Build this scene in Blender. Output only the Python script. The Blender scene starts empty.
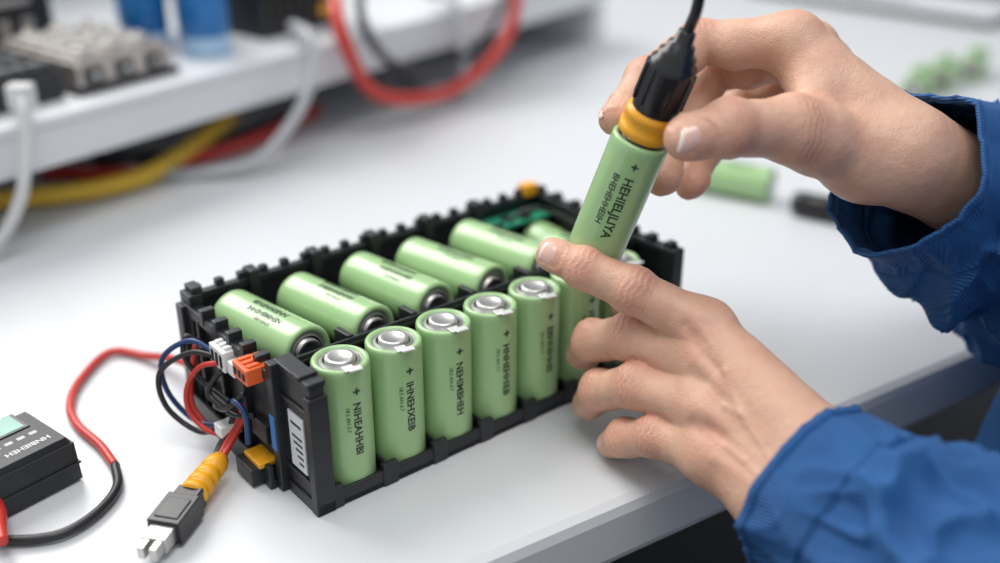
import bpy, bmesh, math, random
import numpy as np
from mathutils import Vector, Matrix, noise as mnoise
random.seed(4)
S=bpy.context.scene
COL=S.collection
try: S.view_settings.view_transform='Standard'
except Exception: pass

# ------------------------------------------------------------------ materials
def mat(name,col,rough=.5,metal=0.0,var=.06,scale=60,bump=0.0,bscale=300,spec=.5,sheen=0,coat=0,sss=0,detail=4):
    m=bpy.data.materials.new(name); m.use_nodes=True
    nt=m.node_tree; b=nt.nodes['Principled BSDF']
    tc=nt.nodes.new('ShaderNodeTexCoord')
    n=nt.nodes.new('ShaderNodeTexNoise'); n.inputs['Scale'].default_value=scale; n.inputs['Detail'].default_value=detail
    nt.links.new(tc.outputs['Object'],n.inputs['Vector'])
    r=nt.nodes.new('ShaderNodeValToRGB')
    r.color_ramp.elements[0].position=.3; r.color_ramp.elements[1].position=.7
    r.color_ramp.elements[0].color=tuple(c*(1-var) for c in col)+(1,)
    r.color_ramp.elements[1].color=tuple(min(1,c*(1+var)) for c in col)+(1,)
    nt.links.new(n.outputs['Fac'],r.inputs['Fac']); nt.links.new(r.outputs['Color'],b.inputs['Base Color'])
    b.inputs['Roughness'].default_value=rough; b.inputs['Metallic'].default_value=metal
    b.inputs['Specular IOR Level'].default_value=spec
    if sheen: b.inputs['Sheen Weight'].default_value=sheen
    if coat: b.inputs['Coat Weight'].default_value=coat; b.inputs['Coat Roughness'].default_value=.2
    if bump:
        n2=nt.nodes.new('ShaderNodeTexNoise'); n2.inputs['Scale'].default_value=bscale; n2.inputs['Detail'].default_value=3
        nt.links.new(tc.outputs['Object'],n2.inputs['Vector'])
        bp=nt.nodes.new('ShaderNodeBump'); bp.inputs['Strength'].default_value=bump; bp.inputs['Distance'].default_value=.0006
        nt.links.new(n2.outputs['Fac'],bp.inputs['Height']); nt.links.new(bp.outputs['Normal'],b.inputs['Normal'])
    return m
M={}
M['table']=mat('table_laminate',(.62,.635,.655),.32,var=.015,scale=6,bump=.05,bscale=900)
M['shelf']=mat('shelf_paint',(.64,.655,.68),.4,var=.02,scale=5)
M['panel']=mat('panel_grey',(.33,.35,.38),.5,var=.05,scale=5)
M['plastic']=mat('black_abs',(.014,.016,.019),.42,var=.25,scale=90,bump=.12,bscale=1500)
M['plastic2']=mat('black_gloss',(.012,.012,.014),.28,var=.2)
M['green']=mat('cell_wrap',(.335,.53,.245),.26,var=.035,scale=40,coat=.4)
M['greendk']=mat('cell_wrap_rim',(.31,.49,.24),.4,var=.05)
M['steel']=mat('steel',(.58,.57,.55),.40,1.0,var=.10,scale=200,bump=.15,bscale=700)
M['nickel']=mat('nickel_tab',(.74,.74,.71),.42,.5,var=.05)
M['ring']=mat('insulator_ring',(.26,.27,.25),.45,.4,var=.1,scale=300)
M['dark']=mat('dark_gap',(.01,.01,.01),.6)
M['ink']=mat('print_ink',(.02,.035,.02),.5)
M['yellow']=mat('yellow_plastic',(.80,.37,.015),.4,var=.06)
M['orange']=mat('orange_connector',(.78,.13,.03),.4,var=.06)
M['white']=mat('white_nylon',(.74,.74,.72),.4,var=.03)
M['redw']=mat('red_wire',(.52,.035,.024),.35,var=.06)
M['blackw']=mat('black_wire',(.012,.012,.015),.38)
M['bluew']=mat('blue_wire',(.01,.04,.13),.35)
M['greyw']=mat('grey_cable',(.42,.43,.45),.4)
M['whitew']=mat('white_cable',(.58,.58,.58),.4)
M['yelw']=mat('yellow_cable',(.74,.47,.04),.4)
M['pcb']=mat('pcb_green',(.02,.26,.15),.4,var=.4,scale=400)
M['label']=mat('paper_label',(.66,.68,.71),.5)
M['bluel']=mat('blue_label',(.03,.17,.45),.4)
M['lcd']=mat('lcd',(.16,.36,.30),.25,var=.1)
M['bluecap']=mat('blue_sleeve',(.01,.15,.42),.35)
M['palebl']=mat('pale_blue',(.35,.52,.70),.4)
M['alu']=mat('aluminium',(.46,.42,.39),.36,.8,var=.1)
M['floor']=mat('floor_vinyl',(.025,.028,.035),.6,var=.1,scale=3)
M['wall']=mat('wall_paint',(.62,.65,.68),.7,var=.02,scale=2)
M['leg']=mat('leg_steel',(.12,.13,.14),.5,.3)
M['nail']=mat('nail',(.70,.44,.37),.25,var=.03,coat=.4)
M['nailtip']=mat('nail_edge',(.75,.63,.55),.3,var=.03,coat=.3)
M['trouser']=mat('trouser_cloth',(.01,.02,.05),.8,bump=.2)

def skin():
    m=bpy.data.materials.new('skin'); m.use_nodes=True; nt=m.node_tree; b=nt.nodes['Principled BSDF']
    at=nt.nodes.new('ShaderNodeAttribute'); at.attribute_name='red'
    tc=nt.nodes.new('ShaderNodeTexCoord')
    n=nt.nodes.new('ShaderNodeTexNoise'); n.inputs['Scale'].default_value=75; n.inputs['Detail'].default_value=8; n.inputs['Roughness'].default_value=.62
    nt.links.new(tc.outputs['Object'],n.inputs['Vector'])
    ad=nt.nodes.new('ShaderNodeMath'); ad.operation='MULTIPLY_ADD'; ad.inputs[1].default_value=1.2; ad.inputs[2].default_value=-.45
    nt.links.new(n.outputs['Fac'],ad.inputs[0])
    a2=nt.nodes.new('ShaderNodeMath'); a2.operation='ADD'; a2.use_clamp=True
    nt.links.new(ad.outputs[0],a2.inputs[0]); nt.links.new(at.outputs['Fac'],a2.inputs[1])
    r=nt.nodes.new('ShaderNodeValToRGB')
    r.color_ramp.elements[0].color=(.66,.405,.285,1); r.color_ramp.elements[1].color=(.57,.235,.165,1)
    nt.links.new(a2.outputs[0],r.inputs['Fac']); nt.links.new(r.outputs['Color'],b.inputs['Base Color'])
    b.inputs['Roughness'].default_value=.44
    b.inputs['Subsurface Weight'].default_value=.08; b.inputs['Subsurface Radius'].default_value=(.004,.0015,.0008); b.inputs['Subsurface Scale'].default_value=1.0
    v=nt.nodes.new('ShaderNodeTexVoronoi'); v.inputs['Scale'].default_value=750; v.feature='DISTANCE_TO_EDGE'
    nt.links.new(tc.outputs['Object'],v.inputs['Vector'])
    n2=nt.nodes.new('ShaderNodeTexNoise'); n2.inputs['Scale'].default_value=300; n2.inputs['Detail'].default_value=6
    nt.links.new(tc.outputs['Object'],n2.inputs['Vector'])
    mx=nt.nodes.new('ShaderNodeMath'); mx.operation='MULTIPLY_ADD'; mx.inputs[1].default_value=.8
    nt.links.new(v.outputs['Distance'],mx.inputs[0]); nt.links.new(n2.outputs['Fac'],mx.inputs[2])
    bp=nt.nodes.new('ShaderNodeBump'); bp.inputs['Strength'].default_value=.45; bp.inputs['Distance'].default_value=.0008
    nt.links.new(mx.outputs[0],bp.inputs['Height']); nt.links.new(bp.outputs['Normal'],b.inputs['Normal'])
    return m
M['skin']=skin()
def cloth():
    m=bpy.data.materials.new('blue_twill'); m.use_nodes=True; nt=m.node_tree; b=nt.nodes['Principled BSDF']
    tc=nt.nodes.new('ShaderNodeTexCoord')
    w=nt.nodes.new('ShaderNodeTexWave'); w.inputs['Scale'].default_value=300; w.bands_direction='DIAGONAL'; w.inputs['Distortion'].default_value=.6
    n=nt.nodes.new('ShaderNodeTexNoise'); n.inputs['Scale'].default_value=35; n.inputs['Detail'].default_value=8
    nt.links.new(tc.outputs['Object'],w.inputs['Vector']); nt.links.new(tc.outputs['Object'],n.inputs['Vector'])
    r=nt.nodes.new('ShaderNodeValToRGB')
    r.color_ramp.elements[0].position=.25; r.color_ramp.elements[1].position=.75
    r.color_ramp.elements[0].color=(.008,.070,.225,1); r.color_ramp.elements[1].color=(.013,.105,.31,1)
    nt.links.new(n.outputs['Fac'],r.inputs['Fac']); nt.links.new(r.outputs['Color'],b.inputs['Base Color'])
    b.inputs['Roughness'].default_value=.72; b.inputs['Sheen Weight'].default_value=.06; b.inputs['Sheen Tint'].default_value=(.4,.6,1,1)
    mx=nt.nodes.new('ShaderNodeMath'); mx.operation='MULTIPLY_ADD'; mx.inputs[1].default_value=.25
    nt.links.new(w.outputs['Fac'],mx.inputs[0]); nt.links.new(n.outputs['Fac'],mx.inputs[2])
    bp=nt.nodes.new('ShaderNodeBump'); bp.inputs['Strength'].default_value=.6; bp.inputs['Distance'].default_value=.003
    nt.links.new(mx.outputs[0],bp.inputs['Height']); nt.links.new(bp.outputs['Normal'],b.inputs['Normal'])
    return m
M['cloth']=cloth()

# ------------------------------------------------------------------ helpers
def empty(name,loc=(0,0,0),rz=0,parent=None):
    o=bpy.data.objects.new(name,None); COL.objects.link(o); o.location=loc; o.rotation_euler=(0,0,rz); o.empty_display_size=.01
    if parent: o.parent=parent
    return o
def mesh_obj(name,verts,faces,mats,fm=None,parent=None,smooth=True,bevel=0):
    me=bpy.data.meshes.new(name); me.from_pydata([tuple(v) for v in verts],[],[tuple(f) for f in faces])
    if not isinstance(mats,(list,tuple)): mats=[mats]
    for m in mats: me.materials.append(m)
    if fm is not None: me.polygons.foreach_set('material_index',fm)
    me.polygons.foreach_set('use_smooth',[smooth]*len(me.polygons)); me.update()
    o=bpy.data.objects.new(name,me); COL.objects.link(o)
    if parent: o.parent=parent
    if bevel:
        b=o.modifiers.new('bevel','BEVEL'); b.width=bevel; b.segments=2; b.limit_method='ANGLE'; b.angle_limit=.6
    return o
class Boxes:
    def __init__(s): s.v=[];s.f=[];s.m=[]
    def box(s,x0,x1,y0,y1,z0,z1,m=0,taper=0):
        i=len(s.v);t=taper
        s.v+=[(x0,y0,z0),(x1,y0,z0),(x1,y1,z0),(x0,y1,z0),(x0+t,y0+t,z1),(x1-t,y0+t,z1),(x1-t,y1-t,z1),(x0+t,y1-t,z1)]
        s.f+=[(i,i+3,i+2,i+1),(i+4,i+5,i+6,i+7),(i,i+1,i+5,i+4),(i+1,i+2,i+6,i+5),(i+2,i+3,i+7,i+6),(i+3,i,i+4,i+7)]; s.m+=[m]*6
    def cyl(s,cx,cy,z0,z1,r,m=0,n=20,r2=None):
        i=len(s.v); r2=r if r2 is None else r2
        for k in range(n):
            a=2*math.pi*k/n; s.v.append((cx+r*math.cos(a),cy+r*math.sin(a),z0))
        for k in range(n):
            a=2*math.pi*k/n; s.v.append((cx+r2*math.cos(a),cy+r2*math.sin(a),z1))
        for k in range(n): s.f.append((i+k,i+(k+1)%n,i+n+(k+1)%n,i+n+k)); s.m.append(m)
        s.f.append(tuple(i+n+k for k in range(n))); s.m.append(m); s.f.append(tuple(i+n-1-k for k in range(n))); s.m.append(m)
    def obj(s,name,mats,parent=None,bevel=.0006): return mesh_obj(name,s.v,s.f,mats,s.m,parent,False,bevel)
def lathe(prof,n=48):
    v=[];f=[];fm=[]
    for (r,z,m) in prof:
        for k in range(n):
            a=2*math.pi*k/n; v.append((r*math.cos(a),r*math.sin(a),z))
    for j in range(len(prof)-1):
        for k in range(n):
            f.append((j*n+k,j*n+(k+1)%n,(j+1)*n+(k+1)%n,(j+1)*n+k)); fm.append(prof[j][2])
    return v,f,fm
def cat(pts,m):
    P=[np.array(p,float) for p in pts]; P=[2*P[0]-P[1]]+P+[2*P[-1]-P[-2]]; out=[]
    n=len(P)-3
    for q in range(m+1):
        t=q/m*n; i=min(int(t),n-1); t-=i
        a,b,c,d=P[i:i+4]
        out.append(.5*((2*b)+(-a+c)*t+(2*a-5*b+4*c-d)*t*t+(-a+3*b-3*c+d)*t**3))
    return np.array(out)
def sweep(pts,rad,seg=12,m=None,up=(0,0,1),caps=True):
    m=m or 10*(len(pts)-1)
    C=cat(pts,m)
    if np.isscalar(rad): R=np.full((m+1,2),rad)
    else:
        rr=[(r,r) if np.isscalar(r) else r for r in rad]
        R=cat([(a,b,0) for a,b in rr],m)[:,:2]
    T=np.gradient(C,axis=0); T/=np.linalg.norm(T,axis=1)[:,None]
    u=np.array(up,float); V=[];
    a=u-T[0]*u.dot(T[0])
    if np.linalg.norm(a)<1e-3: a=np.cross(T[0],(1,0,.1))
    a/=np.linalg.norm(a)
    for i in range(m+1):
        a=a-T[i]*a.dot(T[i]); a/=np.linalg.norm(a); b=np.cross(T[i],a)
        for k in range(seg):
            th=2*math.pi*k/seg
            V.append(C[i]+a*math.cos(th)*R[i,0]+b*math.sin(th)*R[i,1])
    F=[(i*seg+k,i*seg+(k+1)%seg,(i+1)*seg+(k+1)%seg,(i+1)*seg+k) for i in range(m) for k in range(seg)]
    if caps: F.append(tuple(range(seg-1,-1,-1))); F.append(tuple(m*seg+k for k in range(seg)))
    return V,F
def cable(name,pts,r,m,parent=None,seg=12,mm=None):
    v,f=sweep(pts,r,seg,mm); return mesh_obj(name,v,f,m,None,parent)

# ------------------------------------------------------------------ camera
cam=bpy.data.cameras.new('camera'); co=bpy.data.objects.new('camera',cam); COL.objects.link(co)
co.location=(0,0,.303); co.rotation_euler=(math.radians(90-25.8),0,0)
cam.lens=39.2; cam.sensor_width=36; cam.clip_start=.01
cam.dof.use_dof=True; cam.dof.focus_distance=.49; cam.dof.aperture_fstop=2.6
S.camera=co

# ------------------------------------------------------------------ room + table
TA=math.radians(32.76)
tb=empty('workbench',(.0684,.405,0),TA)
B=Boxes(); B.box(-1.5,1.7,0,1.9,-.034,0,0); 
B.obj('bench_top',[M['table']],tb,.006)
B=Boxes()
for x in (-1.4,1.56):
    for y in (.12,1.75): B.box(x,x+.06,y,y+.06,-.75,-.034)
B.box(-1.4,1.62,.14,.16,-.11,-.034); B.box(-1.4,1.62,1.76,1.79,-.4,-.034)
B.obj('bench_frame',[M['leg']],tb,.002)
B=Boxes(); B.box(-4,4,-3,4,-.76,-.75); B.obj('floor',[M['floor']],None,0)
B=Boxes(); B.box(-4,4,3.2,3.3,-.75,2.2); B.obj('wall_back',[M['wall']],None,0)

# ------------------------------------------------------------------ cells
R=.013; Lc=.062
prof=[(0.0001,0,1),(R-.0035,0,1),(R-.003,.0,0),(R-.0008,0.0001,0),(R,.0009,0),(R,.004,0),(R,Lc-.004,0),(R,Lc-.0014,0),(R-.0003,Lc-.0006,0),(R-.0009,Lc-.0001,0),(R-.0017,Lc,0),(R-.0026,Lc-.0003,2),
      (R-.0030,Lc-.0012,3),(.0086,Lc-.0013,3),(.0083,Lc-.0006,3),(.0078,Lc-.0006,4),(.0075,Lc-.0019,4),(.0070,Lc-.0019,1),(.0069,Lc+.0004,1),(.0064,Lc+.0010,1),(.0048,Lc+.0010,1),(.0044,Lc+.0007,1),(.0001,Lc+.0007,1)]
cv,cf,cm=lathe(prof,56)
CM=[M['green'],M['steel'],M['greendk'],M['ring'],M['dark']]
cell_mesh=bpy.data.meshes.new('cell_body'); cell_mesh.from_pydata(cv,[],cf)
for m in CM: cell_mesh.materials.append(m)
cell_mesh.polygons.foreach_set('material_index',cm); cell_mesh.polygons.foreach_set('use_smooth',[True]*len(cf)); cell_mesh.update()
def text_mesh(body,size,bold=0.0):
    c=bpy.data.curves.new('t','FONT'); c.body=body; c.size=size; c.align_y='CENTER'; c.offset=bold; c.resolution_u=2
    o=bpy.data.objects.new('t',c); COL.objects.link(o)
    dg=bpy.context.evaluated_depsgraph_get(); me=bpy.data.meshes.new_from_object(o.evaluated_get(dg))
    v=[tuple(q.co) for q in me.vertices]; f=[tuple(p.vertices) for p in me.polygons]
    bpy.data.objects.remove(o); bpy.data.meshes.remove(me); return v,f
def print_mesh(name,lines,ang,ztop):
    V=[];F=[]
    for (b,sz,bo,da,dz) in lines:
        v,f=text_mesh(b,sz,bo); i=len(V)
        for (x,y,z) in v:
            a=ang+da+y/R; V.append(((R+.00016)*math.cos(a),(R+.00016)*math.sin(a),ztop-dz-x))
        F+=[tuple(q+i for q in p) for p in f]
    me=bpy.data.meshes.new(name); me.from_pydata(V,[],F); me.materials.append(M['ink']); return me
WORDS=['+ NIHEAHHBI','+ IHNEHXEIB','+ NEHIMBHEH','+ HNHEHHIEB','+ EBHNIHHEI','+ HIEHNBHEH','+ XEHNHIEBH']
def cell(name,parent,mtx,ang,kind=0,idx=0,tab=False):
    e=bpy.data.objects.new(name,None); COL.objects.link(e); e.empty_display_size=.01
    if parent: e.parent=parent
    e.matrix_local=mtx
    b=bpy.data.objects.new('cell_can',cell_mesh); COL.objects.link(b); b.parent=e
    w=WORDS[idx%7]
    if kind==0: lines=[('+',.0066,.00018,0,0),(w[2:],.0052,.00012,0,.0075),('18.5 AH-3.7',.0026,0,-.33,.009)]
    elif kind==1: lines=[(w[2:]+'HI',.0040,.00006,.12,0),('NHEIHHEHIB',.0046,.0001,-.28,.002),('-37WEH-38.B',.0022,0,.42,.004)]
    else: lines=[('+',.0062,.00016,.20,-.002),('HEHIELJLIYA',.0058,.00013,.20,.0055),('BHEHEHHEIIH',.0042,.00006,-.24,.0055)]
    p=bpy.data.objects.new('cell_print',print_mesh('print',lines,ang,Lc-.009 if kind!=1 else Lc-.014)); COL.objects.link(p); p.parent=e
    if tab:
        B=Boxes(); B.box(-.0135,-.0085,-.002,.003,Lc+.0001,Lc+.0006); B.box(-.0155,-.0118,-.0045,.0015,Lc+.0005,Lc+.0013)
        o=B.obj('nickel_tab',[M['nickel']],e,.0002); o.rotation_euler=(0,0,2.2-0.68+random.uniform(-.2,.2))
    return e

BA=math.radians(38.87)
pack=empty('battery_pack',(-.0795,.3885,0),BA)
W=.226;D=.118
B=Boxes()
B.box(0,W,0,D,0.0005,.0035)
B.box(0,W,0,.0022,0,.0085)
FC=[.0237+.0280*i for i in range(7)]
mids=[.0085]+[(FC[i]+FC[i+1])/2 for i in range(6)]+[FC[6]+.0142]
for x in mids:
    B.box(x-.004,x+.004,-.0006,.0024,0,.0120)
    B.box(x-.0008,x+.0008,0,.0300,.003,.010)
B.box(0,W,.0290,.0308,0,.061)
B.box(0,W,.0285,.0345,.0590,.0615)
B.box(0,W,.0290,.0300,.055,.0640)
RC=[.0232+.0360*i for i in range(5)]
YAW=math.radians(7)
rm=[RC[0]-.0165]+[(RC[i]+RC[i+1])/2 for i in range(4)]+[RC[4]+.0172]
def slab(B,x0,y0,x1,y1,w,z0,z1,m=0):
    i=len(B.v); 
    B.v+=[(x0-w,y0,z0),(x0+w,y0,z0),(x1+w,y1,z0),(x1-w,y1,z0),(x0-w,y0,z1),(x0+w,y0,z1),(x1+w,y1,z1),(x1-w,y1,z1)]
    B.f+=[(i,i+3,i+2,i+1),(i+4,i+5,i+6,i+7),(i,i+1,i+5,i+4),(i+1,i+2,i+6,i+5),(i+2,i+3,i+7,i+6),(i+3,i,i+4,i+7)]; B.m+=[m]*6
for j,x in enumerate(rm):
    xb=max(x-.0085,.0015)
    if j>0: slab(B,x,.034,xb,.115,.0011,0,.051)
    if j>0: slab(B,x,.034,x-.001,.045,.0016,.045,.0625)
    B.box(xb-.0028,xb+.0028,.110,.1190,.04,.0700)
B.box(-.003,W,.1145,.1165,0,.063)
B.box(-.003,W,.1135,.1185,.0610,.0650)
x=.004
while x<W-.004:
    B.box(x-.0022,x+.0022,.1150,.1190,.063,.0685); x+=.01215
B.box(W-.003,W,0,D,0,.063); B.box(W-.005,W+.0015,0,D+.001,.061,.065)
for y in (.006,.02,.034,.05,.066,.082,.098,.113): B.box(W-.0045,W+.0015,y-.0025,y+.0025,.063,.0685)
B.box(W-.006,W+.002,-.001,.008,0,.066)
for y in (.02,.045,.07,.095): B.box(W,W+.002,y-.0015,y+.0015,0,.061)
# left end
B.box(-.0015,.0010,.030,D,0,.058)
B.box(-.004,.003,.108,D+.001,0,.067); B.box(-.007,-.002,.112,D+.001,0,.061)
B.box(-.0045,.0020,.030,D,.056,.0615)
for y in (.039,.052,.066,.080,.094): B.box(-.005,.0020,y-.002,y+.002,.058,.066)
B.box(-.008,.003,.03,D,0,.004); B.box(-.008,-.0055,.03,.113,.003,.012)
for y in (.055,.078,.10): B.box(-.005,.001,y-.0012,y+.0012,.003,.058)
B.box(-.005,.001,.064,.098,.020,.024); B.box(-.005,.001,.036,.05,.020,.030)
# near corner post
B.box(0,.0070,0,.030,0,.066); B.box(-.0015,.0080,-.001,.004,0,.060); B.box(-.0045,.0080,.0255,.031,0,.0665)
B.box(-.0008,.008,0,.03,.0640,.067); B.box(-.0015,.008,.006,.012,.066,.0685); B.box(-.0012,.008,-.001,.03,0,.006)
B.box(-.0012,-.0,.004,.0265,.050,.052); B.box(-.0012,-.0,.004,.0265,.0135,.0155)
B.box(-.014,.004,.036,.052,0.001,.010)
B.obj('pack_frame',[M['plastic']],pack,.0005)
B=Boxes(); B.box(-.0007,.0005,.0075,.0205,.0175,.046,0); B.box(-.0008,-.0006,.0095,.0185,.040,.0415,1)
for q in range(5): B.box(-.0008,-.0006,.0095,.0095+.004+.0012*q,.0205+.0033*q,.0217+.0033*q,1)
B.obj('spec_label',[M['label'],M['ink']],pack,0)
B=Boxes(); B.box(-.0052,-.0044,.0262,.0302,.022,.040); B.obj('blue_tag',[M['bluel']],pack,.0002)
for i,x in enumerate(FC):
    cell('front_cell_%d'%(i+1),pack,Matrix.Translation((x,.0145,.0035)),math.radians(-38.87-90+36),0,i,True)
for i,x in enumerate(RC):
    yw=YAW+math.radians([0,.5,-.5,1,0][i])
    m=Matrix.Translation((x-.062*math.sin(yw),.0408+.062*math.cos(yw)+.001,.0535-.001*(i%2)))@Matrix.Rotation(yw,4,'Z')@Matrix.Rotation(math.radians(90-2.5),4,'X')
    cell('rear_cell_%d'%(i+1),pack,m,math.radians(90+[10,-5,6,-8,0][i]),1,i+2)
m=Matrix.Translation((.2080,.0975,.042))@Matrix.Rotation(math.radians(90),4,'X')
cell('rear_cell_6',pack,m,math.radians(90),1,1)
B=Boxes(); B.box(.170,.2225,.0975,.1135,.0555,.0570,0)
for (a,b_,c_,d_) in [(.180,.0995,.006,.003),(.190,.105,.005,.004),(.200,.1,.008,.005),(.212,.106,.005,.003)]: B.box(a,a+c_,b_,b_+d_,.0570,.0588,1)
B.box(.212,.2220,.112,.1195,.0645,.071,2)
B.obj('balance_board',[M['pcb'],M['plastic2'],M['yellow']],pack,.0003)
cable('board_lead',[(.19,.102,.058),(.200,.094,.066),(.212,.086,.063),(.2205,.070,.056)],.0013,M['blackw'],pack)
# end connectors
B=Boxes()
B.box(-.012,.001,.034,.0475,.0545,.0625,0)
for q in range(3): B.box(-.0125,-.0115,.0355+.0041*q,.0380+.0041*q,.0565,.0605,2); B.box(-.010,-.004,.0355+.0041*q,.0380+.0041*q,.0624,.0635,0)
B.box(-.010,.0025,.0615,.0760,.0480,.0585,1); 
for q in range(3): B.box(-.0105,-.0095,.063+.0042*q,.0655+.0042*q,.050,.0565,2); B.box(-.008,.000,.063+.0042*q,.0655+.0042*q,.058,.0600,1)
B.box(-.009,-.001,.054,.060,.0485,.0555,1)
B.box(-.0165,-.006,.0590,.0665,.016,.022,1)
B.box(-.0105,.0,.0345,.0500,.010,.0125,3)
B.obj('end_connectors',[M['orange'],M['white'],M['dark'],M['yellow']],pack,.0006)
wires=[('bluew',[(-.008,.075,.053),(-.014,.089,.055),(-.024,.100,.044),(-.024,.100,.026),(-.017,.090,.012),(-.010,.072,.014)]),
('blackw',[(-.008,.071,.052),(-.016,.085,.051),(-.028,.095,.040),(-.028,.093,.022),(-.019,.080,.011),(-.012,.066,.018)]),
('redw',[(-.008,.067,.051),(-.015,.078,.046),(-.020,.084,.034),(-.021,.083,.022),(-.017,.074,.014),(-.010,.062,.014)]),
('blackw',[(-.008,.064,.050),(-.013,.069,.042),(-.015,.070,.034),(-.011,.055,.030),(-.007,.042,.034)]),
('bluew',[(-.009,.060,.030),(-.012,.05,.040),(-.011,.042,.036),(-.012,.040,.022)]),
('blackw',[(-.007,.09,.05),(-.013,.094,.055),(-.017,.090,.047),(-.013,.08,.036),(-.010,.06,.034)]),
('blackw',[(-.006,.08,.018),(-.013,.07,.028),(-.014,.055,.034),(-.009,.045,.045)]),
('redw',[(-.006,.10,.048),(-.011,.1,.030),(-.015,.094,.018),(-.013,.084,.010)])]
for i,(mm,p) in enumerate(wires): cable('harness_wire_%d'%(i+1),p,.00135,M[mm],pack)

# loose battery cells
def axis_mtx(base,d,roll=0):
    d=Vector(d).normalized(); q=d.to_track_quat('Z','Y'); return Matrix.Translation(base)@q.to_matrix().to_4x4()@Matrix.Rotation(roll,4,'Z')
base=Vector((.0438,.4611,.0963)); ax=Vector((.0160,-.0081,.0520)).normalized()
hb=base-ax*.001
mt=axis_mtx(hb,ax)
camv=(Vector((0,0,.303))-(hb+ax*.03)); lv=mt.to_3x3().inverted()@camv; hang=math.atan2(lv.y,lv.x)
cell('battery_cell',None,mt,hang-.05,2,0)
cell('battery_cell.001',None,axis_mtx((.150,.795,.0132),(.06,-.035,0)),1.6,1,1)
cell('battery_cell.002',None,axis_mtx((.425,1.075,.0132),(-.03,-.06,0)),1.6,1,2)
cell('battery_cell.003',None,axis_mtx((.463,1.115,.0132),(-.03,-.06,0)),1.6,1,3)
cell('battery_cell.004',None,axis_mtx((.51,1.15,.0132),(-.03,-.06,0)),1.6,1,4)

# test probe held on the cell
probe=bpy.data.objects.new('test_probe',None); COL.objects.link(probe)
top=hb+ax*(Lc+.0016)
axp=Vector((.0152,-.0108,.05)).normalized()
PM=axis_mtx(top,axp); probe.matrix_local=PM
v,f,fm=lathe([(.0001,0,0),(.0108,0,0),(.0118,.0008,0),(.0120,.004,0),(.0114,.0045,0),(.0114,.0085,0),(.0118,.0090,0),(.0115,.0120,0),(.0098,.0125,1),(.0102,.014,1),(.0106,.022,1),(.0106,.032,1),(.0101,.0355,1),(.0084,.037,1),(.0082,.0395,1),(.0066,.0405,1),(.0058,.044,1),(.0042,.0445,1),(.0038,.0495,1),(.0028,.0502,1),(.0001,.0503,1)],40)
mesh_obj('probe_body',v,f,[M['yellow'],M['plastic2']],fm,probe)
vv=[];ff=[]
for a in range(11):
    b=Boxes(); b.box(.0095,.0113,-.0010,.0010,.0160,.0330)
    rot=Matrix.Rotation(a*2*math.pi/11,3,'Z'); i=len(vv)
    vv+=[tuple(rot@Vector(q)) for q in b.v]; ff+=[tuple(q+i for q in p) for p in b.f]
mesh_obj('probe_ribs',vv,ff,M['plastic2'],None,probe,False,.0003)
inv=PM.inverted()
cp=[top+axp*.048,top+axp*.054,Vector((.0785,.4375,.2130)),Vector((.0800,.4340,.2330)),Vector((.082,.43,.27)),Vector((.095,.45,.32)),Vector((.14,.52,.36))]
cable('probe_cable',[inv@q for q in cp],.0024,M['blackw'],probe,14,90)

# ------------------------------------------------------------------ table things
cable('test_lead',[(-.155,.490,.014),(-.173,.506,.012),(-.195,.524,.004),(-.2177,.530,.003),(-.2239,.4996,.003),(-.2204,.4749,.003),(-.2099,.4564,.003),(-.1932,.4390,.003),(-.1807,.4225,.003)],.0022,M['redw'],None,12,120)
tl=bpy.data.objects['test_lead']
cable('black_section',[(-.1807,.4225,.003),(-.1745,.4069,.003),(-.1755,.3923,.003),(-.1818,.3783,.003),(-.1918,.3703,.003),(-.2122,.3682,.003),(-.26,.372,.003)],.0023,M['blackw'],tl,12,90)

dev=empty('cell_tester',(-.2290,.4030,0),math.atan2(-.779,-.6266)); dev.scale=(1.06,1.06,1.08)
B=Boxes(); B.box(-.030,.030,-.019,.019,.0012,.0195,0,.0006); B.box(-.0285,.0285,-.0175,.0175,.0195,.0222,0,.0012); B.box(-.0305,.0305,-.0195,.0195,.009,.0100,1)
B.box(-.0225,-.001,-.0185,-.003,.0220,.0228,1,.0004); B.box(-.0205,-.003,-.0175,-.0045,.0226,.0230,2)
for q in range(4): B.box(-.022+.0055*q,-.0185+.0055*q,.001,.0035,.0220,.0224,3)
B.cyl(.014,-.004,.0222,.0242,.004,1)
B.obj('tester_case',[M['plastic'],M['plastic2'],M['lcd'],M['greyw']],dev,.0009)
tv,tf=text_mesh('HNBIEHEH',.0042,.00008)
o=mesh_obj('tester_print',[(-.0235+x,.0100+y,.02235) for x,y,z in tv],tf,M['label'],None,dev,False)
v,f=sweep([(.0,.0,.0),(.008,0,0),(.016,0,0),(.026,0,0)],[.0042,.0042,.003,.0022],20)
o=mesh_obj('tester_plug',v,f,M['redw'],None,dev); o.location=(.009,.018,.0085); o.rotation_euler=(0,0,1.2)

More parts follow.
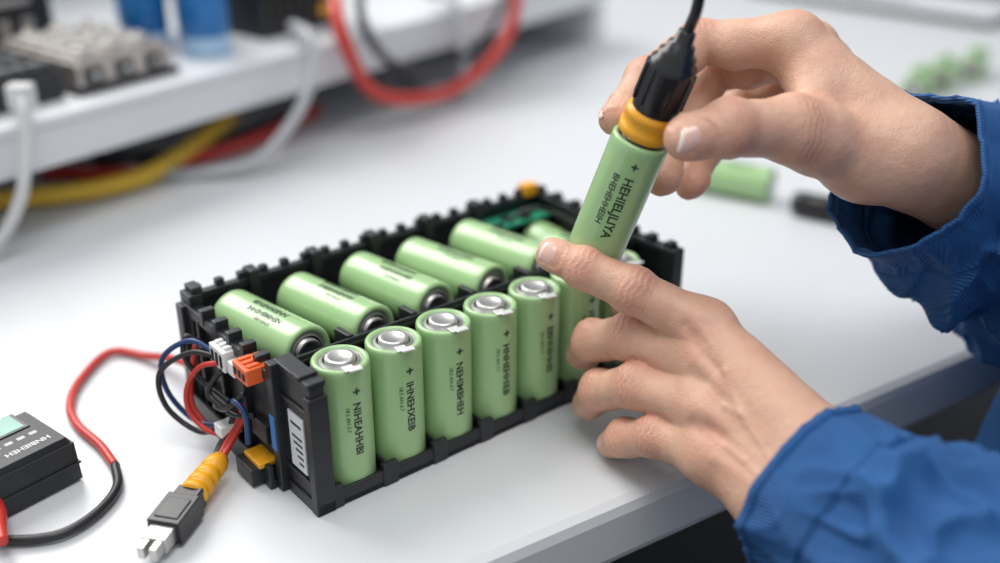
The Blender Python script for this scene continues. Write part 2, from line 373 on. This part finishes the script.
pl=bpy.data.objects.new('power_connector',None); COL.objects.link(pl)
a=Vector((-.1444,.3582,.007)); bq=Vector((-.1320,.4088,.009)); dd=(bq-a).normalized()
PL=Matrix.Translation(a)@dd.to_track_quat('X','Z').to_matrix().to_4x4(); pl.matrix_local=PL
B=Boxes()
B.box(-.004,.010,-.0045,-.0012,-.003,.003,1); B.box(-.004,.010,.0012,.0045,-.003,.003,1); B.box(.002,.012,-.0055,.0055,-.0036,.0036,1)
B.box(.010,.030,-.0078,.0078,-.0055,.0055,0,.0004); B.box(.029,.036,-.0062,.0062,-.0048,.0048,0,.0004); B.box(.013,.026,-.0055,.0055,.0052,.0060,0)
B.obj('plug_shell',[M['plastic2'],M['steel']],pl,.0008)
v,f,fm=lathe([(.0001,0,0),(.0064,0,0),(.0066,.004,0),(.0056,.0045,0),(.0056,.006,0),(.0064,.0065,0),(.0064,.010,0),(.0054,.0105,0),(.0054,.012,0),(.0061,.0125,0),(.0060,.016,0),(.0051,.0165,0),(.0050,.0185,0),(.0058,.019,0),(.0055,.024,0),(.0040,.028,0),(.0001,.0282,0)],28)
o=mesh_obj('strain_relief',v,f,M['yellow'],fm,pl); o.location=(.0345,0,0); o.rotation_euler=(0,math.radians(90),0)
inv=PL.inverted()
for mm,off in (('redw',.0020),('blackw',-.0022),('redw',.0000)):
    p=[(-.1300+off*.6,.4150,.0100),(-.1285+off,.4225,.013),(-.124+off,.4290,.020),(-.1195+off*1.5,.4330,.029),(-.113+off,.4350,.036),(-.108+off,.4345,.040)]
    cable('plug_wire',[inv@Vector(q) for q in p],.0016,M[mm],pl)

# ------------------------------------------------------------------ shelf
SA=math.atan2(.796,.606)
sh=empty('equipment_shelf',(-.3243,.6784,0),SA)
B=Boxes(); B.box(-.55,.735,0,.38,.050,.084,0); B.box(-.55,.735,-.0015,.0,.078,.0845,0)
B.box(.715,.735,0,.38,0,.050,0); B.box(-.55,-.53,0,.38,0,.05,0); B.box(-.53,.715,.33,.34,0,.05,1)
B.box(-.55,.735,.36,.38,.084,.30,1)
B.obj('shelf_body',[M['shelf'],M['panel']],sh,.0025)
def shelf_obj(name,x,y,z=.0842):
    v=Matrix.Rotation(SA,3,'Z')@Vector((x,y,z)); return empty(name,(v.x-.3243,v.y+.6784,v.z),SA)
e=shelf_obj('power_module',.118,.078)
B=Boxes(); B.box(-.040,.040,-.050,.050,0,.022,0); B.box(-.044,.044,-.054,.054,.0,.005,2); B.box(-.038,.038,-.047,.047,.022,.026,0,.002)
for i in range(3):
    for j in range(4): B.cyl(-.024+.024*i,-.034+.022*j,.026,.030,.0085,1,20,.0075); B.cyl(-.024+.024*i,-.034+.022*j,.030,.0325,.004,0,14,.004)
for i in range(3): B.box(-.034+.026*i,-.020+.026*i,-.0525,-.050,.007,.018,2); B.box(-.030+.026*i,-.024+.026*i,-.0535,-.052,.010,.015,1)
for j in range(4): B.box(.040,.0425,-.044+.024*j,-.030+.024*j,.007,.018,2)
B.obj('module_case',[M['alu'],M['steel'],M['plastic']],e,.0010)
e=shelf_obj('cooling_fan',.022,.085)
B=Boxes(); B.box(-.045,.045,-.055,.05,0,.008,0)
for i in range(8): B.box(-.043+.0115*i,-.039+.0115*i,-.053,.048,.008,.024,0)
for j in range(4): B.box(-.043,.042,-.048+.028*j,-.043+.028*j,.02,.0265,1)
B.box(-.045,.045,-.055,-.051,.008,.020,0); B.cyl(0,0,.022,.029,.022,0,24)
B.obj('fan_body',[M['plastic'],M['leg']],e,.0008)
e=shelf_obj('control_box',.10,.215)
B=Boxes(); B.box(-.09,.05,-.05,.05,0,.06,0,.002)
for i in range(6): B.box(-.08+.02*i,-.07+.02*i,-.052,-.0495,.01,.03,1)
B.box(-.08,.03,-.052,-.0495,.04,.046,1)
B.obj('box_case',[M['plastic'],M['alu']],e,.002)
for i,(x,y) in enumerate([(.212,.052),(.190,.102),(.238,.092),(.215,.142)]):
    e=shelf_obj('blue_capacitor' if i==0 else 'blue_capacitor.%03d'%i,x,y)
    v,f,fm=lathe([(.0001,0,0),(.0185,0,0),(.019,.001,0),(.019,.016,0),(.0188,.0165,1),(.0193,.017,1),(.0193,.080,1),(.0185,.082,1),(.016,.082,2),(.0155,.0805,2),(.005,.0805,2),(.005,.086,2),(.0001,.086,2)],36)
    mesh_obj('capacitor_can',v,f,[M['palebl'],M['bluecap'],M['steel']],fm,e)
e=shelf_obj('power_supply',.315,.10)
B=Boxes(); B.box(-.045,.045,-.05,.05,0,.05,0,.001)
for i in range(6): B.box(-.035+.011*i,-.030+.011*i,-.0515,-.0498,.008,.042,1)
B.box(.02,.035,-.053,-.05,.01,.02,2)
B.obj('supply_case',[M['plastic'],M['dark'],M['yellow']],e,.002)
cable('red_cable',[(-.145,.985,.125),(-.138,.925,.118),(-.1296,.897,.092),(-.112,.922,.042),(-.0775,.962,.022),(-.038,1.013,.020),(0.003,1.065,.048),(.016,1.085,.09),(.006,1.13,.13)],.0062,M['redw'],None,14,100)
cable('black_cable',[(-.125,.99,.11),(-.118,.930,.105),(-.108,.922,.082),(-.09,.948,.056),(-.055,.99,.044),(-.02,1.035,.055),(.004,1.072,.093),(-.01,1.13,.11)],.0042,M['blackw'],None,12,90)
cable('grey_cable',[(-.175,.92,.098),(-.155,.882,.098),(-.150,.866,.075),(-.165,.846,.04),(-.195,.822,.012),(-.235,.812,.0055),(-.27,.812,.0055),(-.30,.83,.0055)],.0045,M['greyw'],None,12,90)
cable('grey_cable.001',[(-.07,1.06,.098),(-.045,1.03,.098),(-.035,1.02,.06),(-.04,1.03,.012),(-.07,1.05,.006),(-.1,1.10,.006)],.005,M['greyw'],None,12,90)
cable('white_cable',[(-.318,.705,.105),(-.309,.685,.098),(-.309,.676,.07),(-.318,.668,.035),(-.338,.655,.010),(-.38,.63,.006),(-.45,.62,.006)],.0042,M['whitew'],None,12,90)
B=Boxes(); B.box(-.008,.008,-.006,.006,-.004,.012,0); B.box(-.005,.005,-.008,.012,.0,.008,0); o=B.obj('cable_clip',[M['whitew']],bpy.data.objects['white_cable'],.001); o.location=(-.313,.694,.098)
cable('yellow_cable',[(-.44,.735,.009),(-.37,.745,.009),(-.315,.762,.009),(-.277,.795,.009),(-.252,.85,.014),(-.235,.92,.018)],.0072,M['yelw'],None,14,80)
cable('red_cable.001',[(-.36,.81,.0065),(-.29,.81,.0065),(-.245,.848,.0065),(-.207,.897,.0065),(-.17,.98,.0065)],.0055,M['redw'],None,14,80)
cable('black_cable.001',[(-.33,.84,.006),(-.26,.86,.006),(-.21,.93,.006),(-.18,1.0,.006)],.005,M['blackw'],None,14,80)

lp=empty('laptop',(.555,1.54,0),math.radians(-42))
B=Boxes(); B.box(-.17,.17,-.12,.12,.008,.016,0); B.box(-.172,.172,-.122,.122,.0005,.009,1); B.box(-.15,.15,-.02,.10,.0158,.0166,1); B.box(-.05,.05,-.105,-.04,.0158,.0164,2)
B.obj('laptop_base',[M['shelf'],M['plastic'],M['greyw']],lp,.002)
pj=bpy.data.objects.new('marker_pen',None); COL.objects.link(pj); pj.matrix_local=axis_mtx((.214,.742,.0092),(.05,-.030,0))
v,f,fm=lathe([(.0001,0,0),(.006,0,0),(.0080,.0015,0),(.0088,.006,0),(.0088,.034,0),(.0080,.0345,1),(.0080,.037,1),(.0088,.0375,0),(.0085,.09,0),(.0065,.094,0),(.0001,.0945,0)],28)
mesh_obj('pen_barrel',v,f,[M['plastic2'],M['leg']],fm,pj)

# ------------------------------------------------------------------ SDF hands
def smin(a,b,k):
    h=np.clip(.5+.5*(b-a)/k,0,1); return b*(1-h)+a*h-k*h*(1-h)
class Field:
    def __init__(s,lo,hi,vx):
        s.vx=vx; s.lo=np.array(lo); s.n=np.ceil((np.array(hi)-s.lo)/vx).astype(int)+1
        s.g=[(s.lo[i]+vx*np.arange(s.n[i])).astype(np.float32) for i in range(3)]
    def new(s): return np.full(tuple(s.n),.03,np.float32)
    def cone(s,a,b,ra,rb,D,k,pad=.016):
        a=np.array(a,float);b=np.array(b,float)
        lo=np.minimum(a-ra,b-rb)-pad; hi=np.maximum(a+ra,b+rb)+pad
        i0=np.clip(((lo-s.lo)/s.vx).astype(int),0,s.n); i1=np.clip(((hi-s.lo)/s.vx).astype(int)+2,0,s.n)
        if (i1<=i0).any(): return
        sl=tuple(slice(i0[q],i1[q]) for q in range(3))
        X=s.g[0][sl[0]][:,None,None];Y=s.g[1][sl[1]][None,:,None];Z=s.g[2][sl[2]][None,None,:]
        ba=b-a; L=max(ba.dot(ba),1e-12)
        t=np.clip(((X-a[0])*ba[0]+(Y-a[1])*ba[1]+(Z-a[2])*ba[2])/L,0,1)
        d=np.sqrt((X-a[0]-t*ba[0])**2+(Y-a[1]-t*ba[1])**2+(Z-a[2]-t*ba[2])**2)-(ra+(rb-ra)*t)
        D[sl]=smin(D[sl],d.astype(np.float32),k)
def surface_nets(D,lo,vx):
    ins=D<0
    nx,ny,nz=D.shape
    any_=np.zeros((nx-1,ny-1,nz-1),bool); all_=np.ones_like(any_)
    for i in (0,1):
        for j in (0,1):
            for k in (0,1):
                q=ins[i:nx-1+i,j:ny-1+j,k:nz-1+k]; any_|=q; all_&=q
    act=any_&~all_
    I=np.argwhere(act); idx=np.full(act.shape,-1,np.int64); idx[act]=np.arange(len(I))
    acc=np.zeros((len(I),3));cnt=np.zeros(len(I))
    cor=[(i,j,k) for i in (0,1) for j in (0,1) for k in (0,1)]
    for A in cor:
        for ax_ in range(3):
            if A[ax_]==0:
                Bc=list(A);Bc[ax_]=1
                da=D[I[:,0]+A[0],I[:,1]+A[1],I[:,2]+A[2]];db=D[I[:,0]+Bc[0],I[:,1]+Bc[1],I[:,2]+Bc[2]]
                cr=(da<0)!=(db<0); t=np.where(cr,da/np.where(cr,da-db,1),0)
                p=np.array(A,float)[None,:].repeat(len(I),0); p[:,ax_]+=t
                acc+=np.where(cr[:,None],p,0);cnt+=cr
    V=(I+acc/np.maximum(cnt,1)[:,None])*vx+lo
    F=[]
    for ax_ in range(3):
        o1,o2=(ax_+1)%3,(ax_+2)%3
        s0=[slice(None)]*3;s1=[slice(None)]*3;s0[ax_]=slice(0,-1);s1[ax_]=slice(1,None)
        a=ins[tuple(s0)];b=ins[tuple(s1)]
        E=np.argwhere(a!=b); E=E[(E[:,o1]>0)&(E[:,o2]>0)]
        ok=(E[:,o1]<D.shape[o1]-1)&(E[:,o2]<D.shape[o2]-1); E=E[ok]
        def g(d1,d2):
            q=E.copy();q[:,o1]-=d1;q[:,o2]-=d2; return idx[q[:,0],q[:,1],q[:,2]]
        Q=np.stack([g(1,1),g(0,1),g(0,0),g(1,0)],1)
        fl=ins[E[:,0],E[:,1],E[:,2]]
        Q[~fl]=Q[~fl][:,::-1]
        F.append(Q)
    return V,np.concatenate(F)
def segdist(V,a,b,n=None):
    ba=b-a; t=np.clip(((V-a)@ba)/ba.dot(ba),0,1); w=V-a-t[:,None]*ba
    if n is not None: w=w-np.outer(w@n,n)
    return np.linalg.norm(w,axis=1),t
def build_hand(name,H,parent,vx=.00090):
    pts=[p for c in H['fingers'].values() for p in c['p']]+H['arm']
    P_=np.array(pts); lo=P_.min(0)-.032; hi=P_.max(0)+.032
    fd=Field(lo,hi,vx)
    dor=np.array(H['dorsal'],float);dor/=np.linalg.norm(dor)
    palm=fd.new()
    for (a,b,ra,rb) in H['palm']: fd.cone(a,b,ra,rb,palm,.009)
    tot=palm.copy()
    info=[];fs=H.get('fat',1.0)
    for fn,c in H['fingers'].items():
        p=[np.array(q,float) for q in c['p']]; r=[q*fs for q in c['r']]; Df=fd.new()
        for i in range(3): fd.cone(p[i],p[i+1],r[i],r[i+1],Df,.0035)
        h=np.array(c.get('hint',H['dorsal']),float)
        d0=p[1]-p[0]; side=np.cross(h,d0); side/=np.linalg.norm(side)
        td=p[3]-p[2]; td/=np.linalg.norm(td)
        nt_=np.cross(td,side); nt_/=np.linalg.norm(nt_)
        for j in (1,2):
            dj=(p[j+1]-p[j-1]); dj/=np.linalg.norm(dj); nj=np.cross(dj,side); nj/=np.linalg.norm(nj)
            q=p[j]+nj*.0010; fd.cone(q-side*.002,q+side*.002,r[j]*.92,r[j]*.92,Df,.004)
            info.append((p[j],dj,nj,r[j],j,p[j-1],p[j+1]))
            mid=(p[j]+p[j-1])/2-nj*.0018; fd.cone(mid-dj*.006,mid+dj*.006,r[j]*.9,r[j]*.88,Df,.005)
        pad=p[3]-nt_*.0012-td*.003; fd.cone(pad,pad+td*.002,r[3]*.98,r[3]*.92,Df,.004)
        c['nail']=(p[3],td,nt_,r[3],side)
        tot=np.minimum(tot,smin(palm,Df,.0075))
    V,F=surface_nets(tot,lo,vx)
    red=np.zeros(len(V))
    gx=np.gradient(tot,vx); ii=np.clip(((V-lo)/vx).round().astype(int),0,np.array(tot.shape)-1)
    N=np.stack([g[ii[:,0],ii[:,1],ii[:,2]] for g in gx],1); N/=np.maximum(np.linalg.norm(N,axis=1),1e-6)[:,None]
    disp=np.zeros(len(V))
    for (q,dj,nj,rj,j,pa,pb) in info:
        w=V-q; x=w@dj; dist=np.linalg.norm(w-np.outer(x,dj),axis=1)
        m=(dist<rj*1.45)&(abs(x)<.014)
        dd_=np.clip(N@nj*1.6-.15,0,1)
        amp=(.00055 if j==1 else .00036)
        ph=x+.0005*np.sin((w@np.cross(dj,nj))*700)+.0003*np.sin(w@np.cross(dj,nj)*1900+2)
        disp-=np.where(m,amp*(.5+.5*np.cos(2*np.pi*ph/.0029))**1.6*np.exp(-(x/.0062)**2)*dd_,0)
        dp=np.clip(.3-(N@nj)*1.6,0,1); disp-=np.where(m,.0008*np.exp(-(x/.0011)**2)*dp,0)
        red+=np.where(m,.36*np.exp(-(x/.009)**2)*(.3+.7*dd_),0)
    fg=list(H['fingers'].items()); dn=np.clip((N@dor)*1.5-.2,0,1); wr_=H['wrist']
    kn=[np.array(c['p'][0],float) for fn,c in fg if fn!='thumb']
    for a in kn:
        d,t=segdist(V,a,wr_+(a-kn[1])*.35,dor)
        disp+=.00075*np.exp(-(d/.0026)**2)*dn*np.clip(1-t*1.15,0,1)*np.clip(t*8,0,1)
        d=np.linalg.norm(V-a-dor*.010,axis=1); disp+=.0016*np.exp(-(d/.0075)**2)*dn
        red+=.24*np.exp(-(d/.010)**2)*dn
    for a,b in zip(kn[:-1],kn[1:]):
        mm=(a+b)/2; d,t=segdist(V,mm+(mm-wr_)*.10,mm+(wr_-mm)*.22,dor); disp-=.0013*np.exp(-(d/.0035)**2)*dn
    for A_ in H.get('veins',[]):
        for a,b in zip(A_[:-1],A_[1:]):
            d,t=segdist(V,a,b,dor); disp+=.00040*np.exp(-(d/.0016)**2)*dn
    for fn,c in fg:
        q,td,nn,rt,sd=c['nail']; w=V-q; d=np.linalg.norm(w-td*.002,axis=1); red+=.40*np.exp(-(d/.010)**2)
        y=w@td; x=w@sd; z=w@nn
        m=(z>0)&(abs(x)<rt*1.1)&(np.linalg.norm(w,axis=1)<.016)
        e=np.sqrt((x/(rt*.80))**4+((y+.001)/(.0062*c.get('nw',1)))**4)**.5
        disp+=np.where(m,.00040*np.exp(-((e-1.12)/.14)**2)-.00035*(e<1.0),0)
    for i in range(len(V)):
        p=Vector(V[i]); disp[i]+=.00035*mnoise.noise(p*85)+.00009*mnoise.noise(p*260)
    V=V+N*disp[:,None]
    me=bpy.data.meshes.new(name); me.from_pydata(V.tolist(),[],F.tolist()); me.materials.append(M['skin'])
    me.polygons.foreach_set('use_smooth',[True]*len(F))
    at=me.attributes.new('red','FLOAT','POINT'); at.data.foreach_set('value',np.clip(red,0,.7).astype(np.float32))
    o=bpy.data.objects.new(name,me); COL.objects.link(o); o.parent=parent
    for fn,c in fg:
        q,td,nn,rt,sd=c['nail']; w=c.get('nw',1.0)
        vv=[];ff=[];fmm=[];nu,nv=15,17
        Ln=.0112*w
        for a in range(nv):
            y=a/(nv-1)*2-1
            wid=math.radians(52)*(1-.50*abs(y)**5 if y<0 else 1-.30*abs(y)**6)
            for b in range(nu):
                x=b/(nu-1)*2-1; ph=wid*x
                rr=rt*(1.03 if abs(x)<.95 and abs(y)<.96 else .95)-.0002*max(0,-y)-(.0010*max(0,y)**2)
                vv.append(q+td*(y*Ln*.5-.0012)+(sd*math.sin(ph)+nn*math.cos(ph))*rr)
        for a in range(nv-1):
            for b in range(nu-1): ff.append((a*nu+b,a*nu+b+1,(a+1)*nu+b+1,(a+1)*nu+b)); fmm.append(1 if a>=nv-3 else 0)
        mesh_obj(name+'_'+fn+'_nail',vv,ff,[M['nail'],M['nailtip']],fmm,parent)
    return o
def v3(t): return [np.array(x,float)/1e4 for x in t]
person=empty('technician')
# ---- left hand (near)
fi=v3([(913,4275,732),(595,4366,878),(380,4464,939),(240,4535,973)])
mi=v3([(934,4156,601),(596,4415,615),(450,4610,482),(408,4715,355)])
ri=v3([(919,4002,466),(620,4252,450),(474,4444,305),(434,4560,165)])
pi=v3([(920,3866,325),(698,4084,292),(578,4230,180),(533,4328,88)])
th=v3([(1199,3993,379),(1027,4496,386),(815,4738,472),(654,4885,547)])
wr=np.array((.1235,.3640,.0380)); fa=np.array((.1490,.3270,.0325)); dl=np.array((-.5,-.57,.6)); dl/=np.linalg.norm(dl)
wax=np.cross(dl,wr-mi[0]); wax/=np.linalg.norm(wax)
if np.dot(wax,pi[0]-fi[0])<0: wax=-wax
w1=wr-wax*.0125; w2=wr+wax*.0135
palm=[(w1,fi[0],.0170,.0118),(wr-wax*.004,mi[0],.0165,.0118),(wr+wax*.004,ri[0],.016,.0114),(w2,pi[0],.0165,.0108),
 (w1,w1+(fa-wr)+wax*.006,.0170,.0155),(w2,w2+(fa-wr)-wax*.005,.0170,.0160),
 (wr*.5+mi[0]*.5-dl*.006,mi[0]-dl*.005,.015,.010),(wr*.5+pi[0]*.5-dl*.005+wax*.003,pi[0]-dl*.003,.0155,.0115),
 (w1-dl*.004,th[0],.014,.0145),(th[0],th[1],.0145,.0112),(th[0],fi[0]*.7+wr*.3-dl*.006,.012,.009),
 (fi[0],mi[0],.0100,.0100),(mi[0],ri[0],.0100,.0100),(ri[0],pi[0],.0100,.0092)]
veins=[[wr+wax*.004,mi[0]*.5+wr*.5+wax*.001,(mi[0]+ri[0])*.36+wr*.28,(mi[0]+ri[0])/2*.95+wr*.05],[mi[0]*.5+wr*.5+wax*.001,(mi[0]+fi[0])*.36+wr*.28-wax*.002,(mi[0]+fi[0])/2],[wr+wax*.010,pi[0]*.5+wr*.5,(ri[0]+pi[0])/2]]
LH=dict(dorsal=dl,palm=palm,wrist=wr,veins=veins,fat=1.06,arm=[wr,fa+(fa-wr)*.6],fingers=dict(
 index=dict(p=fi,r=[.0102,.0090,.0080,.0068]),middle=dict(p=mi,r=[.0102,.0094,.0086,.0073]),
 ring=dict(p=ri,r=[.0100,.0091,.0083,.0072]),little=dict(p=pi,r=[.0093,.0082,.0074,.0065]),
 thumb=dict(p=[th[0]*.4+th[1]*.6,th[1],th[2],th[3]],r=[.0125,.0110,.0100,.0085],hint=(.3,.5,.8),nw=1.2)))
build_hand('left_hand',LH,person)
# ---- right hand (far, holding probe)
fi=v3([(1331,4979,1843),(945,5110,1808),(672,4900,1690),(522,4690,1575)])
mi=v3([(1456,5161,1761),(1060,5283,1622),(826,4999,1426),(754,4773,1257)])
ri=v3([(1587,5327,1646),(1260,5446,1432),(1026,5191,1250),(925,4979,1154)])
pi=v3([(1707,5424,1502),(1439,5521,1357),(1260,5379,1293),(1147,5231,1263)])
th=v3([(1620,4610,1410),(1250,4467,1593),(945,4335,1642),(772,4290,1612)])
dr=np.array((.7,-.05,.7)); dr/=np.linalg.norm(dr)
wr=np.array((.1838,.4695,.1392)); fa=np.array((.2510,.4975,.1020))
wax=pi[0]-fi[0]; ad=(wr-mi[0]); ad/=np.linalg.norm(ad); wax-=ad*wax.dot(ad); wax/=np.linalg.norm(wax)
w1=wr-wax*.010; w2=wr+wax*.012
palm=[(w1,fi[0],.0200,.0125),(wr-wax*.004,mi[0],.0195,.0120),(wr+wax*.004,ri[0],.0185,.0112),(w2,pi[0],.018,.0100),
 (w1,w1+(fa-wr),.0200,.024),(w2,w2+(fa-wr),.0200,.024),
 (wr*.5+mi[0]*.5-dr*.007,mi[0]-dr*.006,.016,.010),(wr*.5+pi[0]*.5-dr*.006,pi[0]-dr*.004,.014,.0105),
 (w1-dr*.003,th[0],.018,.0175),(th[0],th[1],.0175,.0130),(th[0],fi[0]*.75+wr*.25-dr*.004,.014,.011),(th[1]*.75+th[0]*.25,fi[0]*.8+wr*.2,.009,.010),
 (fi[0],mi[0],.0100,.0100),(mi[0],ri[0],.0100,.0100),(ri[0],pi[0],.0100,.0092)]
RH=dict(dorsal=dr,palm=palm,wrist=wr,fat=1.07,arm=[wr,fa+(fa-wr)*.3],fingers=dict(
 index=dict(p=fi,r=[.0108,.0096,.0086,.0074]),middle=dict(p=mi,r=[.0100,.0092,.0084,.0073]),
 ring=dict(p=ri,r=[.0096,.0088,.0080,.0070]),little=dict(p=pi,r=[.0088,.0078,.0070,.0062]),
 thumb=dict(p=[th[0]*.3+th[1]*.7,th[1],th[2],th[3]],r=[.0132,.0118,.0104,.0088],hint=(.0,-.85,.5),nw=1.3)))
build_hand('right_hand',RH,person)

# ------------------------------------------------------------------ sleeves & torso
def sleeve(name,pts,rad,up,seed,amp=.0045,m=220,seg=200,cuff=.03):
    V,F=sweep(pts,rad,seg,m,up,False)
    V=np.array(V).reshape(m+1,seg,3); C=V.mean(1)
    L=np.concatenate([[0],np.cumsum(np.linalg.norm(np.diff(C,axis=0),axis=1))])
    out=np.empty_like(V)
    for i in range(m+1):
        s_=L[i]; fade=min(1,max(0.2,(s_-cuff*.5)/.03))
        for k in range(seg):
            p=V[i,k]; n=p-C[i]; n/=np.linalg.norm(n)
            th=2*math.pi*k/seg
            q=Vector((s_*20+math.sin(th+seed)*1.3+seed*3.1,math.cos(th)*1.3,math.sin(th)*1.3))
            w=mnoise.noise(q); w2=mnoise.noise(q*2.2+Vector((7,3,1))); w3=mnoise.noise(Vector(p)*42+Vector((seed,0,0)))
            f1=1-min(1,abs(w)*2.6); f2=1-min(1,abs(w2)*2.6)
            d=amp*fade*(f1**2*1.1-.4+(f2**1.6)*.55+w3*.9)
            big=mnoise.noise(Vector((seed,math.cos(th)*1.2,math.sin(th)*1.2+s_*6)))*.005
            e=0
            if s_<.0035: e=.0008
            if abs(s_-cuff)<.0012: e-=.0014
            if cuff<s_<cuff+.002: e-=.0004
            if abs(s_-.0045)<.0008: e-=.0007
            out[i,k]=p+n*(d+big+e)
    o=mesh_obj(name,out.reshape(-1,3),F,M['cloth'],None,person)
    sd=o.modifiers.new('thickness','SOLIDIFY'); sd.thickness=.0018; sd.offset=-1
    return o
sleeve('right_sleeve',[(.1835,.4690,.1320),(.2155,.483,.115),(.2490,.5000,.095),(.3000,.520,.066),(.3700,.5300,.045),(.45,.54,.09),(.48,.54,.26),(.46,.53,.34)],[.0400,.044,.050,.056,.058,.060,.066,.06],(0,0,1),1.3,.0105,m=320)
sleeve('left_sleeve',[(.1245,.3640,.0345),(.1435,.3375,.0325),(.164,.310,.029),(.192,.276,.026),(.24,.232,.024),(.33,.23,.08),(.38,.26,.25),(.40,.31,.34)],[.0368,.0390,.043,.048,.053,.058,.064,.06],(0,0,1),4.2,.0095,m=320)
TX,TY=.392,.422
V,F=sweep([(TX,TY-.02,-.42),(TX,TY-.01,-.25),(TX,TY,-.05),(TX+.02,TY,.12),(TX+.035,TY,.28),(TX+.04,TY,.36),(TX+.04,TY,.42)],[(.155,.165),(.155,.16),(.153,.155),(.140,.155),(.120,.165),(.09,.12),(.055,.06)],160,180,(-1,0,0))
V=[np.array(p)+ (np.array(p)-np.array((TX,TY,p[2])))*.08*(.1-2.2*abs(mnoise.noise(Vector((p[0]*9,p[1]*9,p[2]*5))))) for p in V]
mesh_obj('jacket_torso',V,F,M['cloth'],None,person)
for s_,yy in (('1',.33),('2',.48)):
    v,f=sweep([(.40,yy,-.38),(.41,yy,-.5),(.43,yy,-.70)],[.082,.072,.058],32); mesh_obj('trouser_leg_'+s_,v,f,M['trouser'],None,person)
    B=Boxes(); B.box(.31,.49,yy-.042,yy+.042,-.75,-.70,0,.01); B.obj('shoe_'+s_,[M['plastic']],person,.008)

# ------------------------------------------------------------------ light
w=bpy.data.worlds.new('world'); S.world=w; w.use_nodes=True
bg=w.node_tree.nodes['Background']; bg.inputs['Color'].default_value=(.92,.955,1,1); bg.inputs['Strength'].default_value=.66
def area(name,loc,target,size,power,col=(1,1,1)):
    l=bpy.data.lights.new(name,'AREA'); l.energy=power; l.size=size; l.color=col; l.shape='SQUARE'
    o=bpy.data.objects.new(name,l); COL.objects.link(o); o.location=loc
    o.rotation_euler=(Vector(target)-Vector(loc)).to_track_quat('-Z','Y').to_euler(); return o
area('window_light',(-1.1,1.5,1.5),(0,.45,0),1.3,40,(1,.98,.95))
area('ceiling_light',(.1,.1,1.9),(.05,.5,0),1.0,18,(1,.985,.96))
